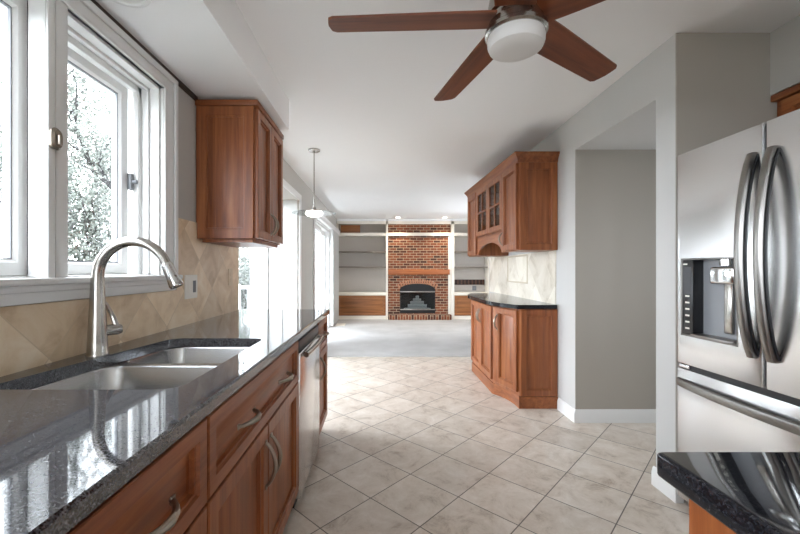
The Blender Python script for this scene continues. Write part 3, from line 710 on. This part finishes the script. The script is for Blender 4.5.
obj('handle_dark_reflection', bowbar(MR, (1.4595, .87), (1.4595, 1.69), .052, .006, .009), M_BLACK, dr)
obj('handle', bowbar(MR, (1.085, .650), (1.960, .650), .040, .042, .016), M_STEELH, dz)
b = B(); box(b, 1.5125, 1.5255, .745, 1.80, 0, .04, 0, MR); box(b, 1.075, 1.968, .7225, .7445, 0, .04, 0, MR); obj('door_gasket', b, M_BLACK, fr)
b = B(); box(b, 1.90, 1.965, .7245, .742, .041, .055, .003, MR); obj('hinge', b, M_CHROME, fr)

of = thing('wall_cabinet', 'small cherry cabinet in the alcove above the refrigerator', 'cabinet', (2.2, 1.5, 1.83))
b = B(); box(b, 2.082, 2.358, 1.03, 2.026, 1.83, 2.10); obj('carcass', b, M_WOODY, of)
Mo = frame((2.082, .03, 0), (0, 1, 0), (-1, 0, 0)); door('door', of, Mo, 1.005, 1.477, 1.835, 2.095, M_WOODY); door('door', of, Mo, 1.483, 1.955, 1.835, 2.095, M_WOODY)
b = B(); box(b, 2.044, 2.358, 1.03, 2.026, 2.10, 2.135, .006); obj('crown_moulding', b, M_WOODY, of)

# ------------------------------------------------------------------ island
isl = thing('island_cabinet', 'cherry island cabinet under the black granite corner at lower right', 'cabinet', (.76, .0, 0))
b = B(); box(b, .493, 1.0, -.9, .612, .1, .872); obj('carcass', b, mat('orange_cherry_panel', srgb(176, 98, 48), .35), isl)
b = B(); box(b, .55, .96, -.86, .56, 0, .1); obj('toe_kick', b, M_TOE, isl)
Mi = frame((.493, 0, 0), (0, 1, 0), (-1, 0, 0)); door('side_panel', isl, Mi, -.05, .61, .104, .868, t=.008, rail=.06)
door('side_panel', isl, Mi, -.89, -.06, .104, .868, t=.008, rail=.06)
b = B()
loft(b, [rr(.462+i, 1.04-i, -.95+i, .651-i, .008, z) for i, z in ((.004, .874), (.001, .876), (0, .879), (0, .909), (.001, .912), (.004, .914))])
tag(obj('countertop', b, M_GRANITEB, ang=50), 'black granite island countertop corner in front of the refrigerator', 'countertop')

# ------------------------------------------------------------------ ceiling fan
hx_, hy_ = .499, 1.43
cf = thing('ceiling_fan', 'five-blade walnut ceiling fan with frosted dome light', 'ceiling fan', (hx_, hy_, 2.03))
b = B(); lathe(b, [(0, 2.47), (.065, 2.47), (.065, 2.44), (.045, 2.40), (.015, 2.385), (0, 2.385)], (hx_, hy_, 0), 28); obj('canopy', b, M_STEELP, cf)
b = B(); lathe(b, [(.0125, 2.39), (.0125, 2.25)], (hx_, hy_, 0), 14); obj('downrod', b, M_STEELP, cf)
b = B(); lathe(b, [(0, 2.27), (.03, 2.265), (.06, 2.25), (.096, 2.225), (.1, 2.20), (.1, 2.172), (.09, 2.165), (.09, 2.145), (.098, 2.138), (.098, 2.116), (.094, 2.112), (0, 2.112)], (hx_, hy_, 0), 40); obj('motor_housing', b, M_STEELP, cf)
b = B(); lathe(b, [(0, 2.112), (.106, 2.112), (.112, 2.107), (.112, 2.094), (.104, 2.088), (0, 2.088)], (hx_, hy_, 0), 40); obj('light_ring', b, M_STEELP, cf)
b = B(); lathe(b, [(.1, 2.088), (.103, 2.076), (.102, 2.058), (.096, 2.043), (.082, 2.035), (.045, 2.031), (0, 2.03)], (hx_, hy_, 0), 40); obj('dome_shade', b, M_FROST, cf)
bb0 = B(); Lb = .697; r0 = .085
prof = [(r0, -.07), (.2, -.07), (.45, -.066), (Lb-.02, -.062), (Lb-.004, -.05), (Lb, -.03), (Lb+.004, 0), (Lb, .03), (Lb-.004, .05), (Lb-.02, .062), (.45, .066), (.2, .07), (r0, .07)]
Mpitch = Matrix.Rotation(math.radians(-11), 4, 'X')
loft(bb0, [[Mpitch @ Vector((x, y, -.004)) for x, y in prof], [Mpitch @ Vector((x, y, .004)) for x, y in prof]])
me_b = None
for k in range(5):
    a = math.radians((35.6, 103.4, 177.3, 249.5, 321.5)[k])
    if me_b is None:
        o = obj('blade', bb0, M_BLADE, cf); 
        for v in o.data.vertices: v.co += WL['ceiling_fan']
        me_b = o.data; o0 = o
    else:
        o = o0.copy(); link(o); o.parent = cf
    o.location = (0, 0, 2.152-2.03); o.rotation_euler = (0, 0, a)

# ------------------------------------------------------------------ pendant and recessed lights
px_, py_ = -.70, 4.0
pn = thing('pendant_lamp', 'glass disc pendant lamp on a thin rod near the bay window', 'pendant lamp', (px_, py_, 1.75))
b = B(); lathe(b, [(0, 2.47), (.062, 2.47), (.062, 2.458), (.05, 2.45), (.008, 2.444), (0, 2.444)], (px_, py_, 0), 24); obj('canopy', b, M_STEELP, pn)
b = B(); lathe(b, [(.006, 2.45), (.006, 1.875), (.02, 1.87), (.024, 1.835), (0, 1.833)], (px_, py_, 0), 12); obj('rod', b, M_STEELP, pn)
b = B(); lathe(b, [(.05, 1.832), (.14, 1.824), (.225, 1.812), (.227, 1.806), (.14, 1.816), (.05, 1.824)], (px_, py_, 0), 40); obj('glass_disc', b, M_DISC, pn)
b = B(); lathe(b, [(0, 1.832), (.075, 1.826), (.09, 1.812), (.088, 1.798), (.07, 1.782), (.04, 1.772), (0, 1.768)], (px_, py_, 0), 32); obj('bulb_shade', b, M_LIT, pn)

def downlight(x, y, z, r, label, lit=True, group=None):
    t = thing('recessed_light', label, 'ceiling light', (x, y, z-.012), group)
    b = B(); lathe(b, [(r, z), (r, z-.004), (r*.97, z-.009), (r*.8, z-.011), (r*.76, z-.006), (r*.76, z)], (x, y, 0), 32); obj('trim_ring', b, M_TRIM, t)
    b = B(); lathe(b, [(r*.76, z-.001), (r*.76, z-.005), (0, z-.005)], (x, y, 0), 24); obj('lens', b, M_DOWN if lit else M_FROST, t)
    if lit:
        l = bpy.data.lights.new('downlight_bulb', 'SPOT'); l.energy = 16; l.spot_size = math.radians(110); l.spot_blend = .6; l.shadow_soft_size = .05; l.color = (1, .86, .68)
        o = link(bpy.data.objects.new('downlight_bulb', l)); o.location = (0, 0, -.01); o.parent = t
downlight(-.945, 1.405, 2.245, .092, 'white recessed light in the soffit above the sink window', False)
downlight(.385, 9.12, CZ, .075, 'small recessed ceiling light over the left half of the brick fireplace')
downlight(1.50, 9.12, CZ, .075, 'small recessed ceiling light over the right edge of the brick fireplace')

# ------------------------------------------------------------------ far wall: built-ins and fireplace
FY, BY = 9.40, 9.718
def bookcase(label, x0, x1, lp, rp):
    t = thing('built_in_bookcase', label, 'bookcase', ((x0+x1)/2, 9.56, .012))
    b = B(); box(b, x0, x0+lp, FY, BY, .012, 2.41, .003); box(b, x1-rp, x1, FY, BY, .012, 2.41, .003)
    box(b, x0, x1, FY, FY+.02, 2.345, 2.41); box(b, x0, x1, FY+.02, BY, 2.39, 2.41); obj('side_panels', b, M_CREAM, t)
    b = B(); box(b, x0+lp, x1-rp, BY-.012, BY, .012, 2.4); obj('back_panel', b, M_SHELFBACK, t)
    i0, i1 = x0+lp, x1-rp
    for (z0, z1, m, y) in ((2.055, 2.13, M_CREAM, FY), (1.645, 1.68, M_SHELF, FY+.03), (1.272, 1.307, M_SHELF, FY+.03), (.60, .67, M_CREAM, FY-.01)):
        b = B(); box(b, i0, i1, y, BY-.012, z0, z1, .002); obj('shelf', b, m, t)
    b = B(); box(b, i0, i1, FY, FY+.02, .012, .10); box(b, i0, i1, FY+.02, BY-.012, .09, .1); obj('base_rail', b, M_CREAM, t)
    Mk = frame((0, FY+.02, 0), (1, 0, 0), (0, -1, 0)); door('cabinet_door', t, Mk, i0+.004, i1-.004, .105, .595, M_OAK, rail=.06)
    return t
bookcase('cream built-in bookcase with oak door left of the brick fireplace', -1.097, .158, .02, .05)
bookcase('cream built-in bookcase with oak door right of the brick fireplace', 1.70, 2.66, .08, .06)

fp = thing('fireplace', 'red brick fireplace with arched opening and wooden mantel', 'fireplace', (.92, 9.56, .012))
X0, X1, OX0, OX1, OZ0, OZS, OZT = .161, 1.698, .45, 1.325, .155, .73, .885
FB = 9.45
b = B()
def colbox(xa, xb, za, zb__): box(b, xa, xb, FB, 9.715, za, zb__)
colbox(X0, OX0, .012, 2.40); colbox(OX1, X1, .012, 2.40); colbox(OX0, OX1, .012, OZ0)
N = 20
def archz(x):
    s = (x-OX0)/(OX1-OX0)*2-1; return OZS+(OZT-OZS)*math.sqrt(max(0, 1-s*s*.96))-.03*0
for i in range(N):
    xa = OX0+(OX1-OX0)*i/N; xb = OX0+(OX1-OX0)*(i+1)/N; za, zb2 = archz(xa), archz(xb)
    vsx = [(xa, za), (xb, zb2), (xb, 2.40), (xa, 2.40)]
    loft(b, [[Vector((x, FB, z)) for x, z in vsx], [Vector((x, 9.715, z)) for x, z in vsx]])
obj('brick_surround', b, M_BRICK, fp, smooth=False)
b = B()
box(b, OX0, OX1, 9.70, 9.712, OZ0, OZT); obj('firebox', b, M_DARK, fp)
b = B()   # arch of soldier bricks
cx = (OX0+OX1)/2
for i in range(17):
    s = -1+2*i/16; x = cx+s*(OX1-OX0)/2*1.0; z = archz(min(max(x, OX0+.001), OX1-.001)); ang_ = -s*.42
    Ma = Matrix.Translation((x, FB-.006, z)) @ Matrix.Rotation(-ang_, 4, 'Y')
    box(b, -.020, .020, 0, .05, .002, .115, .003, Ma)
obj('brick_arch', b, M_BRICK1, fp)
b = B(); Mff = frame((0, 9.475, 0), (1, 0, 0), (0, -1, 0))
pa = [(OX0+.002, OZ0+.002), (OX1-.002, OZ0+.002)]+[(OX1-.002-(OX1-OX0-.004)*i/14, archz(OX1-.002-(OX1-OX0-.004)*i/14)-.004) for i in range(15)]
# hood plate above the upper bar, and lower plate
top = [(x, z) for x, z in pa[2:]]
hood = [(OX0+.002, .70)]+[(OX1-.002, .70)]+top
prism_m(b, hood, -.01, .0, Mff); box(b, OX0+.002, OX1-.002, OZ0+.002, .235, -.01, 0, 0, Mff); box(b, OX0+.002, OX0+.03, .235, .70, -.01, 0, 0, Mff); box(b, OX1-.03, OX1-.002, .235, .70, -.01, 0, 0, Mff)
fs = obj('fire_screen', b, M_DARK, fp)
b = B(); box(b, OX0+.01, OX1-.01, .67, .70, 0, .012, .003, Mff); box(b, OX0+.01, OX1-.01, .235, .262, 0, .012, .003, Mff); obj('screen_bar', b, M_STEELP, fs)
b = B(); box(b, OX0+.03, OX1-.03, .262, .67, -.008, -.003, 0, Mff); obj('glass_doors', b, M_FIREGLASS, fs)
b = B()
for (x0, z0, x1, z1, r, yy) in ((.56, .225, 1.22, .23, .055, 9.58), (.58, .23, 1.2, .225, .05, 9.63), (.66, .32, 1.13, .315, .05, 9.62), (.72, .40, 1.06, .405, .045, 9.62), (.79, .475, .99, .47, .04, 9.62), (.86, .54, .93, .545, .033, 9.62)):
    tube(b, [(x0, yy, z0), ((x0+x1)/2, yy+.01, (z0+z1)/2+.008), (x1, yy, z1)], [r*.95, r*1.05, r*.9], 10)
obj('reflection_logs', b, M_PALEREFL, fp)  # heap added in the shape of a pale window reflection on the glass
b = B(); box(b, X0+.005, X1-.005, 9.30, FB, .012, .135, .004); obj('brick_hearth', b, M_BRICKS, fp)
b = B(); box(b, X0+.002, X1-.04, 9.33, FB, 1.105, 1.235, .008); obj('mantel', b, M_MANTEL, fp)
b = B(); box(b, X0, X1, 9.40, FB, 2.055, 2.13, .003); box(b, X0, X1, 9.40, FB, 2.345, 2.41, .003); obj('cream_band', b, M_CREAM, fp)
b = B(); box(b, 1.635, 1.695, 9.42, FB, .14, 2.05, .003); obj('side_trim', b, M_CREAM, fp)

struct('trim_1', box(B(), -1.1, 2.9, 9.42, 9.72, 2.4105, CZ), M_CEIL)
b = B(); box(b, -1.01, -.53, 9.56, 9.59, 2.131, 2.335, .003); tag(obj('board', b, M_OAK), 'tan wooden board standing in the top left bookcase compartment', 'board')
rk = thing('dark_rack', 'dark brown slatted rack along the right bookcase back', 'rack', (2.19, 9.66, .85))
b = B(); box(b, 1.79, 2.59, 9.68, 9.705, .85, .98); obj('backboard', b, mat('dark_brown', srgb(54, 34, 26), .6), rk)
for i in range(9):
    b = B(); x = 1.83+i*.09; box(b, x-.014, x+.014, 9.655, 9.68, .855, .975, .003); obj('slat', b, mat('slat_brown', srgb(92, 60, 44), .6) if i == 0 else bpy.data.materials['slat_brown'], rk)
wall_plate('outlet_plate', 'small grey outlet plate low inside the right bookcase', 'outlet', frame((0, 9.7055, 0), (1, 0, 0), (0, -1, 0)), 2.34, .765, .10, .12, 1, M_GASKET, 'outlet')

# vertical blinds gathered at the far end of the patio door
vb = thing('vertical_blind', 'white vertical blind bunched at the far end of the patio door', 'blind', (-1.02, 8.6, .03))
b = B(); box(b, LX+.019, -1.01, 6.25, 9.36, 2.07, 2.17, .004); obj('valance', b, M_TRIM, vb)
for i in range(12):
    y = 8.12+i*.1
    Mv = Matrix.Translation((-1.055, y, 0)) @ Matrix.Rotation(math.radians(66 if i % 2 else 80), 4, 'Z')
    b = B(); box(b, -.002, .002, -.036, .036, .04, 2.07, 0, Mv); obj('vane', b, M_TRIM, vb)
b = B(); box(b, -1.0, -.80, 8.30, 8.65, .0125, .02, .002); tag(obj('floor_vent', b, M_CREAM), 'cream floor register on the carpet by the patio door', 'vent')

# ------------------------------------------------------------------ outside
struct('ground_lawn', box(B(), -60, -1.9, -30, 60, -.9, -.6), M_LAWN)
struct('ground_deck', box(B(), -4.6, -1.76, 2.0, 11, -.6, -.14), M_DECK)
rl = thing('deck_railing', 'white deck railing with thin balusters outside the bay window', 'railing', (-3.2, 8.6, -.14))
b = B(); box(b, -4.6, -1.8, 8.55, 8.65, .80, .86); box(b, -4.6, -1.8, 8.57, 8.63, 0, .06); obj('rail', b, M_TRIM, rl)
for i in range(15):
    b = B(); x = -4.5+i*.19; box(b, x-.016, x+.016, 8.585, 8.615, -.14 if i % 7 == 0 else .06, .9 if i % 7 == 0 else .80); obj('baluster', b, M_TRIM, rl)
pc = thing('patio_chair', 'grey slat-back patio chair on the deck outside the bay window', 'chair', (-1.98, 6.5, -.14))
b = B(); box(b, -2.22, -1.76, 6.28, 6.72, .26, .30, .006); obj('seat', b, M_MESHGREY, pc)
b = B()
for i in range(6): x = -2.2+i*.084; tube(b, [(x, 6.70, .3), (x, 6.76, .86)], .011, 6)
tube(b, [(-2.22, 6.76, .86), (-1.76, 6.76, .86)], .016, 6); obj('backrest', b, M_MESHGREY, pc)
for x in (-2.2, -1.78):
    for y in (6.3, 6.7): b = B(); tube(b, [(x, y, .27), (x, y, -.14)], .013, 6); obj('leg', b, M_MESHGREY, pc)

def tree(x, y, h, label, seed, leafy=1.0, m=M_LEAF, spread=1.0):
    rnd = random.Random(seed); z0 = -.6
    t = thing('tree', label, 'tree', (x, y, z0), 'garden trees')
    b = B(); tips = []
    def grow(p, d, L, r, lev):
        n = 4; pts = [p]; q = p; dd = d
        for i in range(n):
            dd = (dd+Vector((rnd.gauss(0, .16), rnd.gauss(0, .16), rnd.gauss(.03, .12)))).normalized(); q = q+dd*L/n; pts.append(q)
            if lev >= 2: tips.append(q)
        tube(b, pts, [r*(1-.5*i/n) for i in range(n+1)], 6 if lev < 2 else 4)
        if lev < 4:
            for _ in range(3 if lev else 5):
                k = rnd.randint(2, n); a = rnd.uniform(0, 2*PI); el = rnd.uniform(.1, .8)
                nd = (dd*.55+Vector((math.cos(a)*spread, math.sin(a)*spread, el))*.75).normalized()
                grow(pts[k], nd, L*rnd.uniform(.55, .78), r*.5, lev+1)
    grow(Vector((x, y, z0)), Vector((0, 0, 1)), h*.36, h*.019, 0)
    obj('trunk', b, M_BARK, t)
    b = B()
    for i in range(int(len(tips)*16*leafy)):
        p = rnd.choice(tips)+Vector((rnd.gauss(0, .3), rnd.gauss(0, .3), rnd.gauss(0, .28))); s = rnd.uniform(.011, .026)
        u = Vector((rnd.gauss(0, 1), rnd.gauss(0, 1), rnd.gauss(0, 1))).normalized(); v = u.orthogonal().normalized()
        b.faces.new([b.verts.new(p+u*s*1.6), b.verts.new(p+v*s), b.verts.new(p-u*s*1.6), b.verts.new(p-v*s)])
    me = bpy.data.meshes.new('foliage'); org = WL[t.name]
    for vv_ in b.verts: vv_.co -= org
    b.to_mesh(me); b.free(); me.materials.append(m); o = link(bpy.data.objects.new('foliage', me)); o.parent = t
tree(-5.2, 6.9, 8, 'twisted thin-leaved tree filling the right pane of the sink window', 3, 1.6)
tree(-10.2, 10.4, 9.5, 'leafy tree filling the left pane of the sink window', 5, 2.6)
tree(-12.5, 14.5, 11, 'taller tree behind the twisted one, seen through the sink window', 9, 3, M_LEAFD)
tree(-6.8, 20.5, 9, 'distant tree beyond the deck seen through the bay window', 12, 3, M_LEAFD)
tree(-4.2, 30, 9, 'distant tree past the patio door glass beyond the deck', 14, 3, M_LEAFD)

def shrub(x, y, w_, h, label, seed, m=M_LEAF, n=5000):
    rnd = random.Random(seed); z0 = -.6; t = thing('shrub', label, 'shrub', (x, y, z0), 'garden shrubs')
    b = B()
    for i in range(14):
        a = rnd.uniform(0, 2*PI); r = rnd.uniform(.2, .48)*w_; q = Vector((x+math.cos(a)*r, y+math.sin(a)*r, z0+h*rnd.uniform(.55, .95)))
        p = Vector((x+math.cos(a)*.1, y+math.sin(a)*.1, z0)); mid = p.lerp(q, .5)+Vector((rnd.gauss(0, .1), rnd.gauss(0, .1), .12*h))
        tube(b, [p, mid, q], [.028, .018, .007], 5)
    obj('stems', b, M_BARK, t)
    b = B()
    for i in range(n):
        a = rnd.uniform(0, 2*PI); el = math.acos(rnd.uniform(-.3, 1)); rr_ = rnd.uniform(.5, 1.0)*(1+.16*math.sin(3*a+seed)+.12*math.sin(5*el+2*a))
        p = Vector((x+math.sin(el)*math.cos(a)*w_/2*rr_, y+math.sin(el)*math.sin(a)*w_/2*rr_, z0+h*.32+math.cos(el)*h*.66*rr_)); s_ = rnd.uniform(.018, .042)
        u = Vector((rnd.gauss(0, 1), rnd.gauss(0, 1), rnd.gauss(0, 1))).normalized(); v = u.orthogonal().normalized()
        b.faces.new([b.verts.new(p+u*s_*1.6), b.verts.new(p+v*s_), b.verts.new(p-u*s_*1.6), b.verts.new(p-v*s_)])
    me = bpy.data.meshes.new('foliage')
    for vv_ in b.verts: vv_.co -= WL[t.name]
    b.to_mesh(me); b.free(); me.materials.append(m); o = link(bpy.data.objects.new('foliage', me)); o.parent = t
shrub(-8.3, 11.4, 2.8, 5.0, 'rounded shrub low in the right pane of the sink window', 21, n=12000)
shrub(-3.55, 10.8, 1.7, 2.2, 'dense shrub just beyond the deck railing, seen under the left wall cabinet', 23, M_LEAFD)
shrub(-5.3, 13.5, 2.6, 3.2, 'larger shrub farther out behind the one at the deck railing', 24)
shrub(-2.9, 15.5, 2.0, 2.8, 'shrub beyond the deck in line with the patio door', 25, M_LEAFD)
